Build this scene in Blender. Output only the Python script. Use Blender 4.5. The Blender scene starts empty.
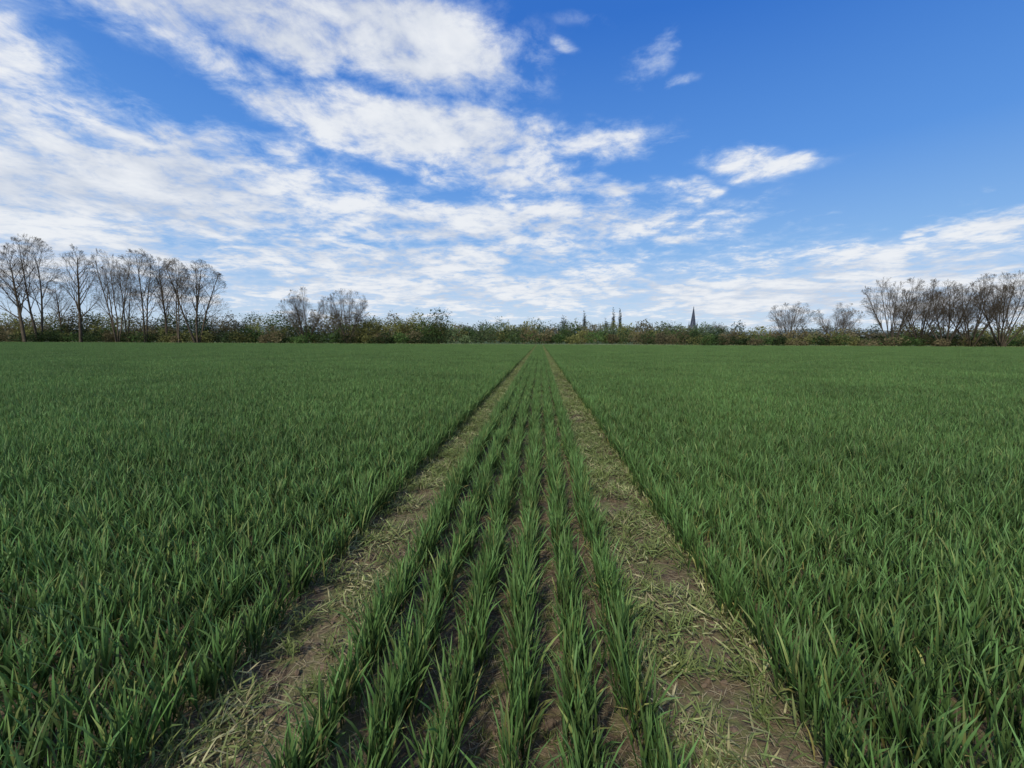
import bpy, math, random
import numpy as np
import bmesh
from mathutils import Matrix, Vector, Euler
rng = np.random.default_rng(11)
random.seed(5)
scene = bpy.context.scene
scene.view_settings.view_transform = 'Standard'
scene.view_settings.look = 'None'
scene.view_settings.exposure = 0
R = math.radians

# ------------------------------------------------------------------ helpers
def mk_mesh(name, verts, faces, cols=None, smooth=False):
    verts = np.asarray(verts, dtype=np.float32); faces = np.asarray(faces, dtype=np.int32)
    me = bpy.data.meshes.new(name)
    n, k = faces.shape
    me.vertices.add(len(verts)); me.vertices.foreach_set('co', verts.ravel())
    me.loops.add(n * k); me.loops.foreach_set('vertex_index', faces.ravel())
    me.polygons.add(n)
    me.polygons.foreach_set('loop_start', np.arange(0, n * k, k, dtype=np.int32))
    me.polygons.foreach_set('loop_total', np.full(n, k, dtype=np.int32))
    if smooth:
        me.polygons.foreach_set('use_smooth', np.ones(n, dtype=bool))
    me.update(calc_edges=True)
    if cols is not None:
        a = me.attributes.new('leafcol', 'FLOAT_COLOR', 'POINT')
        c = np.ones((len(verts), 4), dtype=np.float32); c[:, :3] = cols
        a.data.foreach_set('color', c.ravel())
    me.validate()
    return me

def add_obj(name, me, mat=None, parent=None, loc=(0, 0, 0)):
    ob = bpy.data.objects.new(name, me)
    scene.collection.objects.link(ob)
    if mat: me.materials.append(mat)
    ob.location = loc
    if parent: ob.parent = parent
    return ob

class NT:
    def __init__(s, tree): s.t = tree; s.n = tree.nodes; s.l = tree.links
    def new(s, typ, **kw):
        nd = s.n.new(typ)
        for k, v in kw.items(): setattr(nd, k, v)
        return nd
    def link(s, a, b): s.l.new(a, b)
    def setin(s, sock, v):
        if isinstance(v, bpy.types.NodeSocket): s.l.new(v, sock)
        else: sock.default_value = v
    def math(s, op, a, b=None, c=None, clamp=False):
        nd = s.new('ShaderNodeMath', operation=op); nd.use_clamp = clamp
        s.setin(nd.inputs[0], a)
        if b is not None: s.setin(nd.inputs[1], b)
        if c is not None: s.setin(nd.inputs[2], c)
        return nd.outputs[0]
    def mix(s, f, a, b, blend='MIX'):
        nd = s.new('ShaderNodeMix', data_type='RGBA', blend_type=blend)
        s.setin(nd.inputs[0], f)
        for i, v in ((6, a), (7, b)):
            if isinstance(v, bpy.types.NodeSocket): s.l.new(v, nd.inputs[i])
            else: nd.inputs[i].default_value = (*v[:3], 1)
        return nd.outputs[2]
    def noise(s, vec, scale, detail=3, rough=0.5, dist=0.0):
        nd = s.new('ShaderNodeTexNoise')
        nd.inputs['Scale'].default_value = scale; nd.inputs['Detail'].default_value = detail
        nd.inputs['Roughness'].default_value = rough; nd.inputs['Distortion'].default_value = dist
        if vec is not None: s.l.new(vec, nd.inputs['Vector'])
        return nd
    def mapr(s, v, a, b, c=0.0, d=1.0, smooth=True):
        nd = s.new('ShaderNodeMapRange'); nd.interpolation_type = 'SMOOTHSTEP' if smooth else 'LINEAR'
        s.setin(nd.inputs[0], v)
        for i, x in zip((1, 2, 3, 4), (a, b, c, d)): nd.inputs[i].default_value = x
        return nd.outputs[0]

def new_mat(name):
    m = bpy.data.materials.new(name); m.use_nodes = True
    m.node_tree.nodes.clear()
    return m, NT(m.node_tree)

# ------------------------------------------------------------------ materials
def leaf_material(name, low, tip, dry, transl=0.18, rough=0.55, spec=0.25, patch=True):
    m, t = new_mat(name)
    at = t.new('ShaderNodeAttribute', attribute_name='leafcol')
    sep = t.new('ShaderNodeSeparateColor'); t.link(at.outputs['Color'], sep.inputs[0])
    geo = t.new('ShaderNodeNewGeometry')
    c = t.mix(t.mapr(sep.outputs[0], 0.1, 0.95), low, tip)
    c = t.mix(sep.outputs[2], c, dry)
    v = t.math('MULTIPLY_ADD', sep.outputs[1], 0.8, 0.6)
    if patch:
        n = t.noise(geo.outputs['Position'], 0.3, 2, 0.6)
        v = t.math('MULTIPLY', v, t.mapr(n.outputs[0], 0.3, 0.7, 0.82, 1.18, False))
    hs = t.new('ShaderNodeHueSaturation'); t.link(c, hs.inputs['Color']); t.link(v, hs.inputs['Value'])
    t.link(t.math('MULTIPLY_ADD', sep.outputs[1], 0.03, 0.485), hs.inputs['Hue'])
    p = t.new('ShaderNodeBsdfPrincipled'); t.link(hs.outputs[0], p.inputs['Base Color'])
    p.inputs['Roughness'].default_value = rough; p.inputs['Specular IOR Level'].default_value = spec
    tr = t.new('ShaderNodeBsdfTranslucent'); t.link(hs.outputs[0], tr.inputs[0])
    mx = t.new('ShaderNodeMixShader'); mx.inputs[0].default_value = transl
    t.link(p.outputs[0], mx.inputs[1]); t.link(tr.outputs[0], mx.inputs[2])
    o = t.new('ShaderNodeOutputMaterial'); t.link(mx.outputs[0], o.inputs[0])
    return m

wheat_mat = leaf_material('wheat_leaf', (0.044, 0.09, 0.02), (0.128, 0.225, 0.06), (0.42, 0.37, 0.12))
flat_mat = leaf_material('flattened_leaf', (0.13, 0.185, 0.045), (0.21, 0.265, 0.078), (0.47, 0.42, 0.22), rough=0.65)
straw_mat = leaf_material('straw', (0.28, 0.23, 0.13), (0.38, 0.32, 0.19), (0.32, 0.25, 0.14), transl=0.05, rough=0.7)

m, t = new_mat('hedge_foliage'); hedge_mat = m
at = t.new('ShaderNodeAttribute', attribute_name='leafcol')
p = t.new('ShaderNodeBsdfPrincipled'); t.link(at.outputs['Color'], p.inputs['Base Color'])
p.inputs['Roughness'].default_value = 0.8; p.inputs['Specular IOR Level'].default_value = 0.1
tr = t.new('ShaderNodeBsdfTranslucent'); t.link(at.outputs['Color'], tr.inputs[0])
mx = t.new('ShaderNodeMixShader'); mx.inputs[0].default_value = 0.25
t.link(p.outputs[0], mx.inputs[1]); t.link(tr.outputs[0], mx.inputs[2])
o = t.new('ShaderNodeOutputMaterial'); t.link(mx.outputs[0], o.inputs[0])

def simple_mat(name, c1, c2, scale, rough=0.85, bump=0.3, coord='Object'):
    m, t = new_mat(name)
    tc = t.new('ShaderNodeTexCoord')
    n = t.noise(tc.outputs[coord], scale, 4, 0.6)
    p = t.new('ShaderNodeBsdfPrincipled')
    t.link(t.mix(t.mapr(n.outputs[0], 0.3, 0.7), c1, c2), p.inputs['Base Color'])
    p.inputs['Roughness'].default_value = rough; p.inputs['Specular IOR Level'].default_value = 0.1
    if bump:
        b = t.new('ShaderNodeBump'); b.inputs['Strength'].default_value = bump
        t.link(n.outputs[0], b.inputs['Height']); t.link(b.outputs[0], p.inputs['Normal'])
    o = t.new('ShaderNodeOutputMaterial'); t.link(p.outputs[0], o.inputs[0])
    return m
bark_mat = simple_mat('bark', (0.078, 0.062, 0.042), (0.135, 0.11, 0.077), 1.5, bump=0)
bark2_mat = simple_mat('bark_brown', (0.08, 0.062, 0.04), (0.14, 0.11, 0.073), 1.5, bump=0)
stone_mat = simple_mat('church_stone', (0.12, 0.13, 0.16), (0.17, 0.18, 0.21), 0.5)
slate_mat = simple_mat('slate', (0.045, 0.055, 0.08), (0.075, 0.085, 0.11), 0.5)
dark_mat = simple_mat('louvre_dark', (0.03, 0.03, 0.04), (0.04, 0.04, 0.05), 0.5)
hill_mat = simple_mat('hazed_far_hill', (0.19, 0.25, 0.26), (0.30, 0.33, 0.30), 0.006, bump=0)  # bluish aerial haze painted into the hill base colour
clod_mat = simple_mat('soil_clod', (0.11, 0.08, 0.052), (0.21, 0.155, 0.105), 12, bump=0.5)

TL, TR = -1.14, 0.79      # wheel-track centre lines
m, t = new_mat('soil_ground'); soil_mat = m
geo = t.new('ShaderNodeNewGeometry'); P = geo.outputs['Position']
sp = t.new('ShaderNodeSeparateXYZ'); t.link(P, sp.inputs[0])
n1 = t.noise(P, 1.6, 4, 0.65); n2 = t.noise(P, 22, 5, 0.7); n3 = t.noise(P, 0.004, 3, 0.6)
c = t.mix(t.mapr(n2.outputs[0], 0.35, 0.68), (0.085, 0.058, 0.036), (0.22, 0.16, 0.102))
c = t.mix(t.mapr(n1.outputs[0], 0.35, 0.7), c, (0.17, 0.13, 0.077))
n4 = t.noise(P, 7, 4, 0.7)
c = t.mix(t.math('MULTIPLY', t.mapr(n4.outputs[0], 0.46, 0.64), 0.7), c, (0.13, 0.15, 0.045))
for cx_ in (TL, TR):
    d_ = t.math('ABSOLUTE', t.math('SUBTRACT', sp.outputs[0], cx_))
    k_ = t.math('MULTIPLY', t.mapr(d_, 0.38, 0.18), t.mapr(n4.outputs[0], 0.38, 0.6, 0.0, 0.6))
    c = t.mix(k_, c, (0.17, 0.18, 0.07))
farmix = t.mapr(sp.outputs[1], 100, 128)
farcol = t.mix(t.mapr(n3.outputs[0], 0.4, 0.6), (0.07, 0.12, 0.04), (0.12, 0.15, 0.07))
c = t.mix(farmix, c, farcol)
p = t.new('ShaderNodeBsdfPrincipled'); t.link(c, p.inputs['Base Color'])
p.inputs['Roughness'].default_value = 0.9; p.inputs['Specular IOR Level'].default_value = 0.15
b = t.new('ShaderNodeBump'); b.inputs['Strength'].default_value = 0.9; b.inputs['Distance'].default_value = 0.03
t.link(n2.outputs[0], b.inputs['Height']); t.link(b.outputs[0], p.inputs['Normal'])
o = t.new('ShaderNodeOutputMaterial'); t.link(p.outputs[0], o.inputs[0])

# ------------------------------------------------------------------ ground
def ground_z(x, y):
    z = 0.012 * np.sin(x * 7.3 + y * 1.1) * np.sin(y * 4.7 + x) + 0.008 * np.sin(x * 23 + y * 13) * np.sin(y * 19 - x * 5)
    rut = np.exp(-((x - TL) / 0.2) ** 4) + np.exp(-((x - TR) / 0.2) ** 4)
    near = np.exp(-(np.maximum(np.abs(y) - 20, 0) / 20) ** 2) * np.exp(-(np.maximum(np.abs(x) - 5, 0) / 4) ** 2)
    return (z - 0.025 * rut) * near
xs = np.concatenate([[-4000, -1500, -600, -250, -120, -60, -30, -16, -9], np.arange(-6, 6.01, 0.06), [9, 16, 30, 60, 120, 250, 600, 1500, 4000]])
ys = np.concatenate([[-1500, -300, -60, -20, -8], np.arange(-3, 9, 0.08), np.arange(9, 30, 0.4), [35, 45, 60, 80, 110, 150, 250, 500, 1000, 2000, 5000]])
X, Y = np.meshgrid(xs, ys); Z = ground_z(X, Y)
nx, ny = len(xs), len(ys)
V = np.stack([X.ravel(), Y.ravel(), Z.ravel()], 1)
ii, jj = np.meshgrid(np.arange(nx - 1), np.arange(ny - 1)); q = (jj * nx + ii).ravel()
F = np.stack([q, q + 1, q + nx + 1, q + nx], 1)
add_obj('ground', mk_mesh('ground', V, F, smooth=True), soil_mat)

# ------------------------------------------------------------------ blades
def blades(base, phi, th0, bend, L, W, rnd, dry, seg=4, twist=None, zmin=None):
    n = len(base); s = np.linspace(0, 1, seg + 1)
    prof = np.interp(s, [0, 0.3, 0.65, 0.88, 1], [0.55, 1, 0.85, 0.45, 0.04])
    pos = np.zeros((n, seg + 1, 3)); pos[:, 0] = base
    cp, sn = np.cos(phi), np.sin(phi)
    for k in range(seg):
        th = th0 + bend * ((k + 0.5) / seg) ** 1.6
        d = np.stack([np.sin(th) * cp, np.sin(th) * sn, np.cos(th)], 1)
        pos[:, k + 1] = pos[:, k] + d * (L / seg)[:, None]
    if zmin is not None: pos[:, :, 2] = np.maximum(pos[:, :, 2], zmin)
    if twist is None: twist = np.zeros(n)
    verts = np.zeros((n, seg + 1, 2, 3))
    for k in range(seg + 1):
        th = th0 + bend * (k / seg) ** 1.6
        tw = twist * (0.4 + k / seg)
        side = np.stack([-sn, cp, 0 * cp], 1); nor = np.stack([np.cos(th) * cp, np.cos(th) * sn, -np.sin(th)], 1)
        sd = side * np.cos(tw)[:, None] + nor * np.sin(tw)[:, None]
        w = (W * prof[k] * 0.5)[:, None]
        verts[:, k, 0] = pos[:, k] - sd * w; verts[:, k, 1] = pos[:, k] + sd * w
    V = verts.reshape(-1, 3)
    b0 = (np.arange(n) * (seg + 1) * 2)[:, None] + (np.arange(seg) * 2)[None]
    F = np.stack([b0, b0 + 1, b0 + 3, b0 + 2], -1).reshape(-1, 4)
    C = np.zeros((n, seg + 1, 2, 3))
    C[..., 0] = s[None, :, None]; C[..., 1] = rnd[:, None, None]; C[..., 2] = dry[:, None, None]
    return V, F, C.reshape(-1, 3)

def source_collection(name, meshes, mat):
    c = bpy.data.collections.new(name)
    for i, me in enumerate(meshes):
        me.materials.append(mat)
        ob = bpy.data.objects.new('%s_%02d' % (name, i), me); c.objects.link(ob)
    return c

def scatter(name, pts, rot, scl, idx, coll):
    me = bpy.data.meshes.new(name); me.vertices.add(len(pts))
    me.vertices.foreach_set('co', np.asarray(pts, np.float32).ravel())
    for an, arr in (('rot', rot), ('scl', scl)):
        a = me.attributes.new(an, 'FLOAT_VECTOR', 'POINT'); a.data.foreach_set('vector', np.asarray(arr, np.float32).ravel())
    a = me.attributes.new('idx', 'INT', 'POINT'); a.data.foreach_set('value', np.asarray(idx, np.int32))
    ob = add_obj(name, me)
    g = bpy.data.node_groups.new(name + '_scatter', 'GeometryNodeTree')
    g.interface.new_socket('Geometry', in_out='INPUT', socket_type='NodeSocketGeometry')
    g.interface.new_socket('Geometry', in_out='OUTPUT', socket_type='NodeSocketGeometry')
    gi = g.nodes.new('NodeGroupInput'); go = g.nodes.new('NodeGroupOutput')
    ip = g.nodes.new('GeometryNodeInstanceOnPoints'); ci = g.nodes.new('GeometryNodeCollectionInfo')
    ci.inputs['Collection'].default_value = coll
    ci.inputs['Separate Children'].default_value = True; ci.inputs['Reset Children'].default_value = True
    def na(nm, dt):
        n = g.nodes.new('GeometryNodeInputNamedAttribute'); n.data_type = dt; n.inputs['Name'].default_value = nm
        return n.outputs['Attribute']
    e = g.nodes.new('FunctionNodeEulerToRotation'); g.links.new(na('rot', 'FLOAT_VECTOR'), e.inputs[0])
    g.links.new(gi.outputs[0], ip.inputs['Points']); g.links.new(ci.outputs[0], ip.inputs['Instance'])
    ip.inputs['Pick Instance'].default_value = True
    g.links.new(na('idx', 'INT'), ip.inputs['Instance Index'])
    g.links.new(e.outputs[0], ip.inputs['Rotation']); g.links.new(na('scl', 'FLOAT_VECTOR'), ip.inputs['Scale'])
    g.links.new(ip.outputs[0], go.inputs[0])
    md = ob.modifiers.new('scatter', 'NODES'); md.node_group = g
    return ob

def row_segment(length, tillers, rowsd, lean, hmean, leaves=4, wid=0.0098, seg=4, bendm=0.28, wav=0.012, rx=0.0):
    n = tillers * leaves
    t0 = rng.uniform(-length / 2, length / 2, tillers)
    ph1, ph2 = rng.uniform(0, 6.28, 2)
    hv = 1 + 0.09 * np.sin(t0 * 6.0 + ph1) + 0.06 * np.sin(t0 * 17 + ph2) + rng.normal(0, 0.05, tillers)
    x0 = rng.normal(0, 1, tillers) * rowsd + wav * np.sin(t0 * 5 + ph2)
    ty = np.repeat(t0, leaves); tx = np.repeat(x0, leaves); hv = np.repeat(hv, leaves)
    tphi = np.repeat(rng.uniform(0, 2 * np.pi, tillers), leaves)
    tl = np.repeat(np.abs(rng.normal(0, 0.11, tillers)), leaves)
    k = np.tile(np.arange(leaves), tillers)
    phi = tphi + k * np.pi + rng.normal(0, 0.6, n)
    base = np.stack([tx + rx, ty, rng.uniform(0.0, 0.02, n) + k * 0.022], 1) + rng.normal(0, 0.004, (n, 3)) * [1, 1, 0]
    th0 = tl + np.abs(rng.normal(0, lean, n)) + 0.03
    bend = np.abs(rng.normal(bendm, 0.32, n))
    low = k == 0
    bend[low] += rng.uniform(0.3, 1.0, low.sum())
    L = rng.normal(hmean, 0.03, n) * np.where(low, 0.7, 1.0) * hv
    W = rng.uniform(0.7, 1.25, n) * wid
    dry = np.where(low & (rng.random(n) < 0.28), rng.uniform(0.3, 1, n), 0) + (rng.random(n) < 0.08) * 0.3
    return blades(base, phi, th0, bend, L, W, rng.random(n), np.clip(dry, 0, 1), seg, rng.normal(0, 0.55, n))

def join(parts):
    off = 0; Vs = []; Fs = []; Cs = []
    for V_, F_, C_ in parts:
        Vs.append(V_); Fs.append(F_ + off); Cs.append(C_); off += len(V_)
    return np.concatenate(Vs), np.concatenate(Fs), np.concatenate(Cs)

SP = 0.23; PL = 1.2
meshes = []
for i in range(8):   # 0-7 : 4 full rows
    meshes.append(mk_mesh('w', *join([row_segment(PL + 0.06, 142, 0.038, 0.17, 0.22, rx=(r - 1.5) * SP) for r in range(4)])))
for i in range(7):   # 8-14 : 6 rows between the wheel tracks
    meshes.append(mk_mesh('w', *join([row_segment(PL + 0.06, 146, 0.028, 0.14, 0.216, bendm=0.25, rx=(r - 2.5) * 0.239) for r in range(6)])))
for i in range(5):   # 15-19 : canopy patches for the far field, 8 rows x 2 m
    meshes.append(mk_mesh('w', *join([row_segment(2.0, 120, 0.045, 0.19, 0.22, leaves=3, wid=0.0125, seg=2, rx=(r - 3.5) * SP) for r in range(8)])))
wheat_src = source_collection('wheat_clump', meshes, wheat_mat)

FIELD_END = 128.0; NEAR_END = 25.2
pts = []; idx = []; scl = []; rot = []
def hvar(x, y):
    return 1 + 0.06 * np.sin(x * 0.9 + 1.3 * np.sin(y * 0.5)) * np.sin(y * 0.7 + x * 0.3)
y = np.arange(-2.4 + PL / 2, FIELD_END, PL); n = len(y); x = np.full(n, -0.192)
pts.append(np.stack([x, y, 0 * x - 0.008], 1)); idx.append(rng.integers(8, 15, n))
scl.append(np.stack([np.ones(n), np.ones(n), rng.uniform(0.94, 1.06, n)], 1)); rot.append(np.stack([0 * x, 0 * x, rng.choice([0, np.pi], n)], 1))
BW = 4 * SP
def block(xc):
    y0 = max(-2.4, math.floor((abs(xc) - 5) / 1.35 / PL) * PL)
    if y0 > NEAR_END: return
    y = np.arange(y0 + PL / 2, NEAR_END, PL); n = len(y); x = np.full(n, xc) + 0.012 * np.sin(y)
    pts.append(np.stack([x, y, 0 * x - 0.008], 1)); idx.append(rng.integers(0, 8, n))
    scl.append(np.stack([np.ones(n), np.ones(n), hvar(x, y) * rng.uniform(0.96, 1.06, n)], 1))
    rot.append(np.stack([0 * x, 0 * x, rng.choice([0, np.pi], n)], 1))
L0, R0 = -1.45, 1.11
for k in range(0, 45):
    block(L0 - BW / 2 + SP / 2 - k * BW); block(R0 + BW / 2 - SP / 2 + k * BW)
FW = 8 * SP
kk = np.arange(0, 125)
XX, YY = np.meshgrid(np.concatenate([L0 - FW / 2 + SP / 2 - kk * FW, R0 + FW / 2 - SP / 2 + kk * FW]), np.arange(NEAR_END + 0.8, FIELD_END, 1.9))
x = XX.ravel(); y = YY.ravel() + rng.normal(0, 0.1, XX.size)
keepm = np.abs(x) < 1.45 * y + 10; x = x[keepm]; y = y[keepm]; n = len(x)
pts.append(np.stack([x, y, 0 * x], 1)); idx.append(rng.integers(15, 20, n))
scl.append(np.stack([np.ones(n), np.ones(n), hvar(x, y) * rng.uniform(0.95, 1.05, n)], 1))
rot.append(np.stack([0 * x, 0 * x, rng.choice([0, np.pi], n)], 1))
P_ = np.concatenate(pts)
scatter('wheat_crop', P_, np.concatenate(rot), np.concatenate(scl), np.concatenate(idx), wheat_src)
print('wheat instances', len(P_))

# flattened leaves in the wheel tracks : strips 0.6 m long
def flat_strip(n, dryp, thr=-1.0):
    base = np.stack([rng.uniform(-0.33, 0.33, n), rng.uniform(-0.32, 0.32, n), rng.uniform(0.004, 0.03, n)], 1)
    phi = rng.choice([np.pi / 2, -np.pi / 2], n) + rng.normal(0, 0.9, n)
    th0 = rng.uniform(1.0, 1.57, n); bend = rng.normal(0.1, 0.3, n)
    edge = np.abs(base[:, 0]) > 0.22
    th0 = np.where(edge, th0 - 0.4, th0)
    g1, g2, g3 = rng.uniform(0, 6.28, 3)
    patchy = np.sin(base[:, 0] * 11 + g1 + base[:, 1] * 4) + np.sin(base[:, 1] * 12 + g2 - base[:, 0] * 5) + rng.normal(0, 0.5, n)
    dz = 0.5 + 0.5 * np.sin(base[:, 0] * 8 + base[:, 1] * 7 + g3)
    dry = np.where(rng.random(n) < dryp * 2 * dz, rng.uniform(0.4, 1, n), rng.uniform(0, 0.2, n))
    a = [base, phi, th0, bend, rng.uniform(0.03, 0.12, n), rng.uniform(0.003, 0.010, n), rng.random(n), dry, rng.normal(0, 0.5, n)]
    k = patchy > thr
    a = [q_[k] for q_ in a]
    return blades(*a[:8], seg=3, twist=a[8], zmin=0.004)
def tuft(n, cx=0, cy=0, s=1.0):
    base = np.stack([cx + rng.normal(0, 0.03 * s, n), cy + rng.normal(0, 0.035 * s, n), rng.uniform(0.0, 0.01, n)], 1)
    phi = rng.uniform(0, 2 * np.pi, n)
    return blades(base, phi, rng.uniform(0.3, 1.3, n), rng.uniform(0.2, 0.9, n), rng.uniform(0.05, 0.12, n) * s, rng.uniform(0.004, 0.008, n) * s ** 0.5, rng.random(n) * 0.6, np.where(rng.random(n) < 0.1, 0.7, 0.0), 3, rng.normal(0, 0.5, n), zmin=0.004)
meshes = []
for i in range(7): meshes.append(mk_mesh('f', *join([flat_strip(1300, 0.22, -0.9)] + [tuft(22, rng.uniform(-.32, .32), rng.uniform(-.3, .3), rng.uniform(.6, 1.25)) for _ in range(20)])))
for i in range(3): meshes.append(mk_mesh('f', *tuft(24)))
for i in range(7): meshes.append(mk_mesh('f', *join([flat_strip(1000, 0.3, 0.0)] + [tuft(20, rng.uniform(-.32, .32), rng.uniform(-.3, .3), rng.uniform(.6, 1.25)) for _ in range(15)])))
flat_src = source_collection('flattened_clump', meshes, flat_mat)
pts = []; idx = []; rz = []; ss = []
for tc_ in (TL, TR):
    y = np.arange(-2, FIELD_END, 0.6); n = len(y); x = np.full(n, tc_)
    pts.append(np.stack([x, y, 0 * x - 0.004], 1))
    ix = rng.integers(0, 7, n)
    if tc_ < 0: ix = np.where((y < 7) & (rng.random(n) < 0.85), rng.integers(10, 17, n), ix)
    else: ix = np.where(rng.random(n) < 0.4, rng.integers(10, 17, n), ix)
    idx.append(ix); rz.append(rng.choice([0, np.pi], n) + rng.normal(0, 0.05, n)); ss.append(rng.uniform(0.95, 1.1, n))
n = 1300; y = rng.uniform(0, 30, n); x = rng.choice([-0.67, -0.43, -0.19, 0.05, 0.287], n) + rng.normal(0, 0.03, n)
pts.append(np.stack([x, y, ground_z(x, y)], 1)); idx.append(rng.integers(7, 10, n)); rz.append(rng.uniform(0, 6.28, n)); ss.append(rng.uniform(0.3, 0.55, n))
s_ = np.concatenate(ss); z0 = 0 * s_
scatter('flattened_wheat', np.concatenate(pts), np.stack([z0, z0, np.concatenate(rz)], 1), np.stack([s_, s_, s_], 1), np.concatenate(idx), flat_src)

meshes = []
for i in range(4):
    n = 16
    base = np.stack([rng.normal(0, 0.08, n), rng.normal(0, 0.1, n), rng.uniform(0.004, 0.012, n)], 1)
    meshes.append(mk_mesh('s', *blades(base, rng.uniform(0, 6.28, n), rng.uniform(1.45, 1.6, n), 0 * base[:, 0], rng.uniform(0.02, 0.09, n), rng.uniform(0.002, 0.005, n), rng.random(n), rng.random(n), 2, zmin=0.003)))
straw_src = source_collection('straw_piece', meshes, straw_mat)
n = 3200; y = 0.3 + 24 * rng.random(n) ** 1.5; x = rng.uniform(-1.5, 1.15, n)
scatter('straw_litter', np.stack([x, y, ground_z(x, y) + 0.002], 1), np.stack([0 * x, 0 * x, rng.uniform(0, 6.28, n)], 1), np.ones((n, 3)), rng.integers(0, 4, n), straw_src)

meshes = []
for i in range(4):
    bm = bmesh.new(); bmesh.ops.create_icosphere(bm, subdivisions=2, radius=1)
    for v in bm.verts:
        v.co *= 1 + random.uniform(-0.28, 0.22); v.co.z *= 0.6
    me = bpy.data.meshes.new('clod'); bm.to_mesh(me); bm.free(); meshes.append(me)
clod_src = source_collection('clod', meshes, clod_mat)
n = 6500; y = 0.3 + 14 * rng.random(n) ** 1.4; x = rng.uniform(-1.5, 1.15, n); s_ = 0.004 + 0.018 * rng.random(n) ** 3
scatter('soil_clods', np.stack([x, y, ground_z(x, y) + s_ * 0.2], 1), np.stack([rng.uniform(0, 6, n), rng.uniform(0, .5, n), rng.uniform(0, 6.28, n)], 1), np.stack([s_, s_, s_], 1), rng.integers(0, 4, n), clod_src)

# ------------------------------------------------------------------ bare trees
def tubes(segs, sides=3):
    A = np.array([s[0] for s in segs]); B = np.array([s[1] for s in segs]); ra = np.array([s[2] for s in segs]); rb = np.array([s[3] for s in segs])
    D = B - A; D /= np.linalg.norm(D, axis=1)[:, None] + 1e-9
    ref = np.where(np.abs(D[:, 2:3]) > 0.9, [[1., 0, 0]], [[0, 0, 1.]])
    U = np.cross(D, ref); U /= np.linalg.norm(U, axis=1)[:, None]; W = np.cross(D, U)
    n = len(A); V = np.zeros((n, 2, sides, 3))
    for k in range(sides):
        a = 2 * np.pi * k / sides; o = U * math.cos(a) + W * math.sin(a)
        V[:, 0, k] = A + o * ra[:, None]; V[:, 1, k] = B + o * rb[:, None]
    b = np.arange(n) * 2 * sides
    F = np.concatenate([np.stack([b + k, b + (k + 1) % sides, b + sides + (k + 1) % sides, b + sides + k], 1) for k in range(sides)])
    return V.reshape(-1, 3), F

def bare_tree(seed, H=24, trunk_r=0.5, kids=(15, 7, 6, 5), ang=(38, 34, 36, 38), ratio=(0.42, 0.6, 0.6, 0.55), first=0.2, up=0.12, stems=1, fan=0.0, half=5.0):
    r = random.Random(seed); segs = []
    def inside(q):
        zc = H * 0.52
        return (q[0] ** 2 + q[1] ** 2) / half ** 2 + ((q[2] - zc) / (H * 0.5)) ** 2
    def grow(p, d, L, rad, lev):
        ns = 6 if lev == 0 else (4 if lev == 1 else (3 if lev == 2 else 2))
        pts = [np.array(p)]; d = np.array(d, float); d /= np.linalg.norm(d); rads = [rad]
        wob = (0.045, 0.07, 0.09, 0.10, 0.12)[lev]
        for k in range(ns):
            d = d + np.array([r.gauss(0, wob), r.gauss(0, wob), r.gauss(0, wob * 0.5) + up * 0.4 * (1 if lev else 0.5)])
            d /= np.linalg.norm(d)
            nxt = pts[-1] + d * L / ns
            if lev > 0 and inside(nxt) > 1.0 + 0.12 * r.random():
                nxt = pts[-1] + d * L / ns * 0.35
            pts.append(nxt)
            rads.append(max(rad * (1 - 0.82 * (k + 1) / ns), 0.012))
        for k in range(ns): segs.append((pts[k], pts[k + 1], rads[k], rads[k + 1]))
        if lev >= len(kids): return
        nk = kids[lev]
        for i in range(nk):
            f0 = first if lev == 0 else 0.2
            f = f0 + (1 - f0) * (i + r.random()) / nk
            j = min(int(f * ns), ns - 1); fr = f * ns - j
            q = pts[j] * (1 - fr) + pts[j + 1] * fr; dd = pts[j + 1] - pts[j]; dd /= np.linalg.norm(dd)
            a = R(ang[lev] * r.uniform(0.65, 1.3)); ph = 2.4 * i + r.uniform(-.5, .5)
            ref = np.array([1., 0, 0]) if abs(dd[2]) > 0.8 else np.array([0, 0, 1.])
            u = np.cross(dd, ref); u /= np.linalg.norm(u); w = np.cross(dd, u)
            nd = dd * math.cos(a) + (u * math.cos(ph) + w * math.sin(ph)) * math.sin(a)
            ll = L * ratio[lev] * (1.2 - 0.6 * f) * r.uniform(0.75, 1.25)
            grow(q, nd, ll, max(rads[j] * 0.45, 0.014), lev + 1)
    for s in range(stems):
        a = 2.4 * s + r.uniform(-.3, .3)
        sp = fan * math.sqrt((s + 0.5) / stems) * r.uniform(0.85, 1.1)
        grow((0.3 * math.cos(a) * (stems > 1), 0.3 * math.sin(a) * (stems > 1), -0.3), (sp * math.cos(a), sp * math.sin(a), 1), H * r.uniform(0.88, 0.97) / math.sqrt(1 + 0.25 * sp * sp), trunk_r * (0.6 if stems > 1 else 1), 0)
    return tubes(segs)
variants = []
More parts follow.
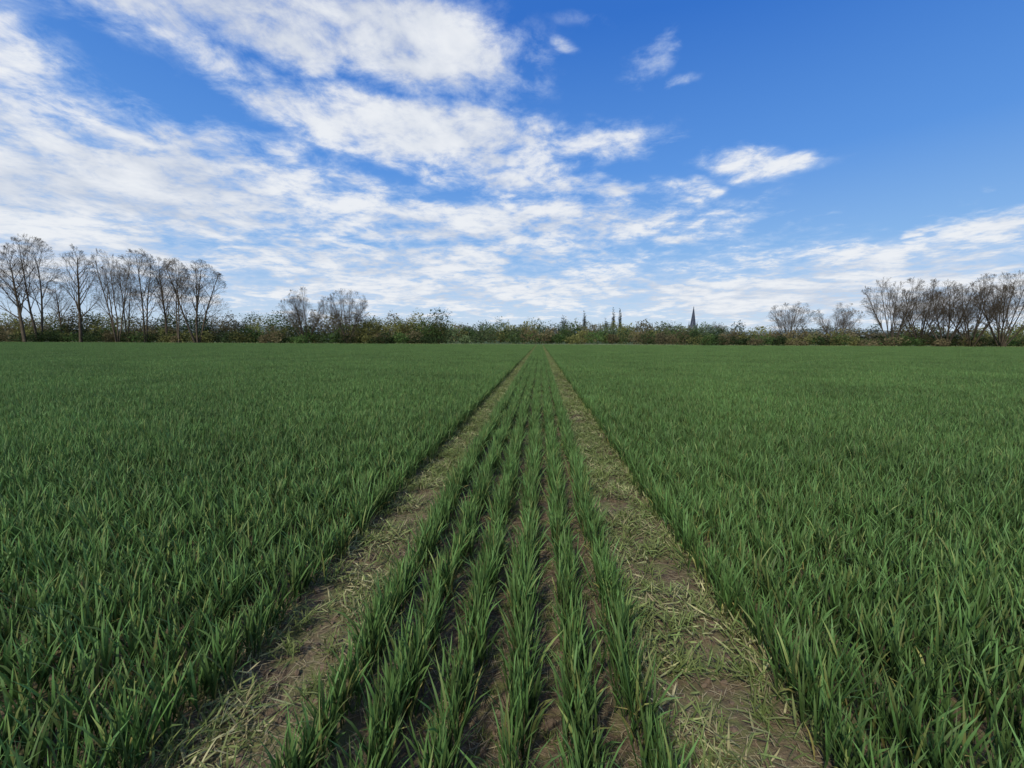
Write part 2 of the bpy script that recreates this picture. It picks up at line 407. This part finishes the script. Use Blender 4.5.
for i, kw in enumerate([
    dict(seed=1, H=22, kids=(18, 7, 5, 4), stems=1, ratio=(0.40, 0.55, 0.6, 0.55), first=0.28, half=5.5),
    dict(seed=12, H=22, kids=(13, 7, 5, 4), stems=2, fan=0.16, ratio=(0.36, 0.55, 0.6, 0.55), first=0.28, half=5.5),
    dict(seed=3, H=21, kids=(9, 6, 5, 4), stems=4, fan=0.36, ang=(32, 32, 36, 38), ratio=(0.34, 0.58, 0.6, 0.55), first=0.28, half=7.0),
    dict(seed=4, H=19, kids=(8, 6, 4, 4), stems=11, fan=0.78, ang=(26, 28, 32, 36), ratio=(0.30, 0.6, 0.62, 0.6), trunk_r=0.38, first=0.25, half=10.5),
    dict(seed=5, H=19, kids=(8, 6, 4, 4), stems=10, fan=0.72, ang=(26, 28, 32, 36), ratio=(0.30, 0.6, 0.62, 0.6), trunk_r=0.38, first=0.25, half=10)]):
    V, F = bare_tree(**kw)
    hgt = np.percentile(V[:, 2], 99.7); V = V / hgt * 20.0
    me = mk_mesh('bare_tree_mesh', V, F); me.materials.append(bark_mat if i != 3 else bark2_mat); variants.append(me)
    print('tree', i, len(F), V[:, 0].min(), V[:, 0].max())
def put_tree(name, u, D, H, var, rotz=None, wide=1.0):
    ob = bpy.data.objects.new(name, variants[var]); scene.collection.objects.link(ob)
    ob.location = (u * D, D, 0); k = H / 20.0; ob.scale = (k * wide, k * wide, k)
    ob.rotation_euler = (0, 0, random.uniform(0, 6.28) if rotz is None else rotz)
F0 = 427.0
def U(px): return (px - 540) / F0
for px, D, H, v, w in [(-14, 126, 29, 0, 1), (3, 130, 34, 1, .9), (29, 140, 21, 0, .9), (50, 128, 30.5, 0, .85), (92, 130, 29, 2, .7), (103, 138, 26, 1, .8), (123, 128, 29, 1, .9),
                    (148, 133, 27.5, 0, .8), (160, 129, 26.5, 1, .8), (181, 128, 26, 2, 1.05)]:
    put_tree('bare_poplar_tree', U(px), D, H, v, None, w)
for px, D, H, v, w in [(299, 131, 17.5, 3, .8), (343, 131, 17, 4, .8)]:
    put_tree('bare_willow_tree', U(px), D, H, v, None, w)
for px, D, H, v, w in [(777, 150, 14.5, 4, 1.0), (820, 152, 14.5, 3, .95), (708, 240, 12, 3, 1.0), (871, 133, 20, 4, .85), (896, 137, 20, 3, .8),
                    (918, 131, 18.5, 4, .85), (941, 130, 20.5, 3, .8), (967, 130, 21, 4, .85)]:
    put_tree('bare_willow_tree', U(px), D, H, v, None, w)

# ------------------------------------------------------------------ foliage masses
def crown(cx, cy, cz, rx, ry, rz, n, size, col, r=rng, hollow=0.35):
    d = r.normal(0, 1, (n, 3)); d /= np.linalg.norm(d, axis=1)[:, None]
    lump = 1 + 0.22 * np.sin(d[:, 0] * 5 + cx) * np.sin(d[:, 2] * 6 + cy) + 0.15 * np.sin(d[:, 1] * 9 + cx * 2 + d[:, 2] * 7)
    rad = (hollow + (1 - hollow) * r.random(n) ** 0.6) * lump
    c = d * rad[:, None] * [rx, ry, rz] + [cx, cy, cz]
    c[:, 2] = np.abs(c[:, 2])
    a = r.normal(0, 1, (n, 3, 3)) * (size * r.uniform(0.5, 1.4, n))[:, None, None]
    V = c[:, None] + a
    F = np.arange(n * 3).reshape(-1, 3)
    f = r.uniform(0.8, 1.2, n)
    C = np.repeat(np.array(col)[None] * f[:, None], 3, 0)
    return V.reshape(-1, 3), F, C
OL = (0.17, 0.17, 0.055); BR = (0.175, 0.145, 0.072); GR = (0.085, 0.145, 0.04); YG = (0.22, 0.25, 0.065); DK = (0.045, 0.07, 0.025); HAZED = (0.14, 0.18, 0.145)  # last one: foliage with distance haze put into its colour
parts = []
def hedge(px0, px1, n, D0, D1, h0, h1, cols, size=0.2, cnt=420, wid=(1.6, 3.6)):
    for i in range(n):
        px = px0 + (px1 - px0) * (i + rng.random()) / n; D = rng.uniform(D0, D1); h = rng.uniform(h0, h1)
        w = rng.uniform(*wid); c = cols[rng.integers(len(cols))]; x = U(px) * D
        parts.append(crown(x, D, h * 0.5, w, w * 0.8, h * 0.5, cnt, size, np.array(c) * rng.uniform(0.6, 1.25), hollow=0.4))
hedge(-180, 430, 100, 128, 134, 2.2, 4.6, [OL, BR, DK, BR, GR, DK], cnt=520, size=0.16)
hedge(-180, 440, 80, 136, 148, 4, 7.5, [OL, OL, BR, GR, YG, BR, DK], wid=(2.5, 4.6), cnt=900, size=0.17)
hedge(-180, 440, 46, 140, 156, 7.5, 12.5, [OL, BR, GR, OL, DK, BR], wid=(3.4, 6), cnt=1800, size=0.18)
hedge(340, 440, 14, 134, 142, 6.5, 10, [OL, YG, OL, GR], wid=(2.5, 4.5), cnt=1000, size=0.17)
hedge(400, 720, 80, 170, 215, 3.5, 7.5, [GR, OL, BR, (0.12, 0.165, 0.07), DK], wid=(2.5, 5), cnt=520, size=0.25)
hedge(400, 720, 30, 190, 230, 8, 12, [GR, OL, BR, (0.11, 0.15, 0.075)], wid=(4, 7), cnt=1000, size=0.25)
hedge(440, 720, 60, 260, 330, 7, 14, [HAZED, (0.14, 0.18, 0.13), (0.17, 0.18, 0.13)], wid=(4, 9), cnt=560, size=0.4)  # rear layer, its haze comes from these paler foliage colours
hedge(640, 1200, 110, 138, 150, 3.0, 6.2, [BR, BR, OL, DK, (0.19, 0.165, 0.09), GR], cnt=620, size=0.17)
hedge(690, 1200, 80, 128, 137, 2.0, 3.8, [DK, OL, GR, BR], cnt=460, size=0.16)
hedge(690, 1200, 40, 180, 230, 5.5, 11, [HAZED, (0.17, 0.165, 0.11), OL], wid=(3, 7), cnt=800, size=0.26)
add_obj('distant_treeline', mk_mesh('distant_treeline', *join(parts)), hedge_mat)

for px, D, H, w in [(583, 400, 28, 2.0), (611, 400, 30, 1.6), (617.5, 404, 30, 1.6), (563, 380, 23, 3.8), (604, 410, 21, 2.0)]:
    ps0 = crown(0, 0, H * 0.53, w, w, H * 0.47, 1200, 0.33, (0.055, 0.065, 0.06), hollow=0.1)
    Vt, Ft = tubes([((0, 0, -0.2), (0, 0, H * 0.8), 0.5, 0.1)], 6)
    Ft = np.concatenate([Ft[:, [0, 1, 2]], Ft[:, [0, 2, 3]]])
    add_obj('lombardy_poplar_tree', mk_mesh('lombardy_poplar', *join([ps0, (Vt, Ft, np.tile([[0.12, 0.1, 0.08]], (len(Vt), 1)))])), hedge_mat, loc=(U(px) * D, D, 0))

n = 16000
x = rng.uniform(-210, 210, n); yb = FIELD_END + 0.4 + rng.random(n) * 2.0
base = np.stack([x, yb, 0 * x], 1)
V, F, C = blades(base, rng.uniform(0, 6.28, n), np.abs(rng.normal(0, 0.3, n)), np.abs(rng.normal(0.3, 0.3, n)), rng.uniform(0.25, 0.6, n), np.full(n, 0.06), rng.random(n), rng.uniform(0.0, 0.5, n), 3)
add_obj('field_margin_grass', mk_mesh('margin', V, F, C), flat_mat)

# ------------------------------------------------------------------ hills
xs = np.linspace(-3800, 3800, 160); ys = np.linspace(1500, 3200, 12)
X, Y = np.meshgrid(xs, ys)
prof = 34 + 14 * np.sin(X / 620 + 0.8) + 8 * np.sin(X / 233 + 2) + 4 * np.sin(X / 90)
prof = prof + 18 * np.exp(-((X - 1700) / 600) ** 2) + 45 * np.exp(-((X + 1500) / 700) ** 2)
Z = prof * np.clip((Y - 1500) / 500, 0, 1) ** 0.7 - 1
V = np.stack([X.ravel(), Y.ravel(), Z.ravel()], 1)
ii, jj = np.meshgrid(np.arange(159), np.arange(11)); q = (jj * 160 + ii).ravel()
add_obj('distant_hills', mk_mesh('hills', V, np.stack([q, q + 1, q + 161, q + 160], 1), smooth=True), hill_mat)

# ------------------------------------------------------------------ church
church = bpy.data.objects.new('church', None); scene.collection.objects.link(church)
church.location = (U(687) * 600, 600, 0); church.rotation_euler = (0, 0, R(20))
def bm_part(name, fn, mat):
    bm = bmesh.new(); fn(bm); me = bpy.data.meshes.new(name); bm.to_mesh(me); bm.free()
    return add_obj(name, me, mat, parent=church)
def box(bm, cx, cy, z0, sx, sy, h):
    return bmesh.ops.create_cube(bm, size=1, matrix=Matrix.Translation((cx, cy, z0 + h / 2)) @ Matrix.Diagonal((sx, sy, h, 1)))
def tower(bm):
    box(bm, 0, 0, 0, 7, 7, 22)
    for sx in (-1, 1):
        for sy in (-1, 1): box(bm, sx * 3.6, sy * 3.6, 0, 1.1, 1.1, 22.8)
    box(bm, 0, 0, 22.003, 7.5, 7.5, 0.6)
bm_part('tower', tower, stone_mat)
def cone(bm, x, y, z, r, h, s):
    bmesh.ops.create_cone(bm, cap_ends=True, segments=s, radius1=r, radius2=0.05, depth=h, matrix=Matrix.Translation((x, y, z + h / 2)))
bm_part('spire', lambda bm: cone(bm, 0, 0, 22.6, 3.7, 26, 8), slate_mat)
def pins(bm):
    for sx in (-1, 1):
        for sy in (-1, 1): cone(bm, sx * 3.6, sy * 3.6, 22.8, 0.8, 6, 4)
bm_part('pinnacles', pins, stone_mat)
def louv(bm):
    for sx in (-1, 1):
        for o in (-1.3, 1.3):
            box(bm, sx * 3.52, o, 15, 0.1, 1.2, 4.8); box(bm, o, sx * 3.52, 15, 1.2, 0.1, 4.8)
bm_part('belfry_openings', louv, dark_mat)
def nave(bm):
    box(bm, 15.6, 0, 0, 24, 9, 8)
bm_part('nave', nave, stone_mat)
rm = bpy.data.meshes.new('nave_roof')
rm.from_pydata([(3.6, -4.8, 8.01), (27.9, -4.8, 8.01), (27.9, 4.8, 8.01), (3.6, 4.8, 8.01), (3.6, 0, 13), (27.9, 0, 13)], [], [(0, 1, 5, 4), (2, 3, 4, 5), (0, 4, 3), (1, 2, 5)])
add_obj('nave_roof', rm, slate_mat, parent=church)

# ------------------------------------------------------------------ camera
cam_d = bpy.data.cameras.new('camera'); cam = bpy.data.objects.new('camera', cam_d); scene.collection.objects.link(cam)
cam_d.sensor_width = 36; cam_d.lens = 36 * F0 / 1024; cam_d.clip_end = 12000; cam_d.clip_start = 0.05
PITCH = math.atan(44 / F0); YAW = math.atan(28 / F0); ROLL = R(0.25)
M = Matrix.Rotation(YAW, 4, 'Z') @ Matrix.Rotation(math.pi / 2 - PITCH, 4, 'X') @ Matrix.Rotation(ROLL, 4, 'Z')
cam.matrix_world = Matrix.Translation((0, 0, 1.55)) @ M
scene.camera = cam

# ------------------------------------------------------------------ light
SUN_EL = R(45); SUN_AZ = R(205)   # clockwise from +Y : behind left
sd = Vector((math.sin(SUN_AZ) * math.cos(SUN_EL), math.cos(SUN_AZ) * math.cos(SUN_EL), math.sin(SUN_EL)))
sl = bpy.data.lights.new('sun', 'SUN'); sl.energy = 3.2; sl.angle = R(4); sl.color = (1, 0.94, 0.83)
so = bpy.data.objects.new('sun', sl); scene.collection.objects.link(so); so.rotation_euler = sd.to_track_quat('Z', 'Y').to_euler()

# ------------------------------------------------------------------ sky
w = bpy.data.worlds.new('World'); scene.world = w; w.use_nodes = True
w.node_tree.nodes.clear(); t = NT(w.node_tree)
tc = t.new('ShaderNodeTexCoord'); D = tc.outputs['Generated']
sky = t.new('ShaderNodeTexSky', sky_type='NISHITA'); sky.sun_disc = False; sky.sun_elevation = SUN_EL; sky.sun_rotation = SUN_AZ
sky.air_density = 1.0; sky.dust_density = 0.6; sky.ozone_density = 2.0
sepd = t.new('ShaderNodeSeparateXYZ'); t.link(D, sepd.inputs[0])
dx, dy, dz = sepd.outputs
az = t.math('ARCTAN2', dx, dy); el = t.math('ARCSINE', dz)
den = t.math('ADD', t.math('MAXIMUM', dz, 0.0), 0.12)
comb = t.new('ShaderNodeCombineXYZ'); t.link(t.math('DIVIDE', dx, den), comb.inputs[0]); t.link(t.math('DIVIDE', dy, den), comb.inputs[1])
CP = comb.outputs[0]
fb = t.noise(CP, 1.6, 5, 0.6, 0.3); fine = t.noise(CP, 6.5, 6, 0.66, 0.25)
wn = t.noise(CP, 1.4, 4, 0.62)
ae = t.new('ShaderNodeCombineXYZ'); t.link(az, ae.inputs[0]); t.link(el, ae.inputs[1])
wsub = t.new('ShaderNodeVectorMath', operation='SUBTRACT'); t.link(wn.outputs['Color'], wsub.inputs[0]); wsub.inputs[1].default_value = (0.5, 0.5, 0.5)
wsc = t.new('ShaderNodeVectorMath', operation='MULTIPLY'); t.link(wsub.outputs[0], wsc.inputs[0]); wsc.inputs[1].default_value = (0.26, 0.13, 0)
wad = t.new('ShaderNodeVectorMath', operation='ADD'); t.link(ae.outputs[0], wad.inputs[0]); t.link(wsc.outputs[0], wad.inputs[1])
AE = wad.outputs[0]
def sky_ang(px, py):
    v = M.to_3x3() @ Vector(((px - 512) / F0, (384 - py) / F0, -1)).normalized()
    return math.atan2(v.x, v.y), math.asin(v.z)
total = None
CL = [ # cx, cy, rx, ry, angle (up-right +), weight
 (250, 14, 250, 54, -8, 1.0), (420, 45, 125, 58, -10, 1.15), (250, 78, 140, 32, -28, .62), (430, 134, 165, 34, -8, 1.05), (330, 112, 100, 26, -25, .75),
 (500, 168, 130, 26, -8, .72), (110, 185, 290, 80, -3, 1.08), (15, 95, 110, 74, -10, .75), (60, 248, 260, 44, 0, .86), (610, 138, 70, 26, 10, .56),
 (500, 225, 260, 38, 0, .9), (600, 183, 85, 16, -3, .75), (400, 262, 290, 38, 0, .86), (460, 292, 380, 34, 0, .85), (645, 58, 45, 22, 40, .5),
 (567, 46, 16, 10, -15, .5), (675, 82, 20, 8, 10, .42), (755, 155, 78, 17, 3, .56), (695, 182, 50, 11, -5, .58), (917, 221, 30, 8, 0, .65),
 (1000, 226, 95, 28, 3, .88), (900, 270, 280, 40, 0, .84), (670, 238, 55, 12, 0, .65), (780, 296, 420, 36, 0, .98), (600, 18, 60, 12, 0, .25), (770, 200, 40, 12, 40, .35)]
for cx, cy, rx, ry, an, wt in CL:
    a0 = sky_ang(cx, cy); ca, sa = math.cos(R(an)), math.sin(R(an))
    a1 = sky_ang(cx + rx * ca * 0.5, cy - rx * sa * 0.5); a2 = sky_ang(cx - ry * sa * 0.5, cy - ry * ca * 0.5)
    L1 = math.hypot(a1[0] - a0[0], a1[1] - a0[1]) * 2; L2 = math.hypot(a2[0] - a0[0], a2[1] - a0[1]) * 2
    th = math.atan2(a1[1] - a0[1], a1[0] - a0[0])
    mp = t.new('ShaderNodeMapping', vector_type='TEXTURE'); t.link(AE, mp.inputs[0])
    mp.inputs['Location'].default_value = (a0[0], a0[1], 0); mp.inputs['Rotation'].default_value = (0, 0, th); mp.inputs['Scale'].default_value = (L1, L2, 1)
    ln = t.new('ShaderNodeVectorMath', operation='LENGTH'); t.link(mp.outputs[0], ln.inputs[0])
    v = t.mapr(ln.outputs['Value'], 1.6, 0.1, 0, wt)
    total = v if total is None else t.math('MAXIMUM', total, v)
back = t.math('MULTIPLY', t.mapr(dy, 0.25, -0.2), 0.55)
total = t.math('MAXIMUM', total, back)
nz = t.math('ADD', t.math('MULTIPLY', t.math('SUBTRACT', fb.outputs[0], 0.5), 2.2), t.math('MULTIPLY', t.math('SUBTRACT', fine.outputs[0], 0.5), 1.9))
dens = t.math('ADD', total, t.math('MULTIPLY', nz, t.mapr(total, 0.0, 0.4, 0.2, 1.0)))
alpha = t.mapr(dens, 0.10, 1.1, 0, 0.96)
cr = t.new('ShaderNodeValToRGB'); t.link(t.math('DIVIDE', el, 1.5708), cr.inputs[0])
els = cr.color_ramp.elements
stops = [(0.0, (.62, .74, .86)), (0.05, (.47, .64, .87)), (0.12, (.235, .465, .84)), (0.22, (.10, .305, .78)), (0.38, (.03, .17, .63)), (0.6, (.025, .13, .52)), (1.0, (.025, .11, .45))]
els[0].position = 0; els[0].color = (*stops[0][1], 1); els[1].position = 1; els[1].color = (*stops[-1][1], 1)
for ps, c_ in stops[1:-1]:
    e = els.new(ps); e.color = (*c_, 1)
ten = t.mix(1.0, cr.outputs[0], (10, 10, 10), 'MULTIPLY')
base = t.mix(0.88, sky.outputs[0], ten)
ccol = t.mix(t.mapr(fb.outputs[0], 0.36, 0.60), (5.8, 6.4, 7.5), (8.6, 8.85, 9.2))
ccol = t.mix(t.mapr(fine.outputs[0], 0.35, 0.6, 0.3, 0.0), ccol, (5.4, 6.1, 7.5))
ccol = t.mix(t.mapr(alpha, 0.2, 0.8), (5.9, 7.1, 9.0), ccol)
fin = t.mix(alpha, base, ccol)
bg = t.new('ShaderNodeBackground'); t.link(fin, bg.inputs[0]); bg.inputs[1].default_value = 0.1
o = t.new('ShaderNodeOutputWorld'); t.link(bg.outputs[0], o.inputs[0])
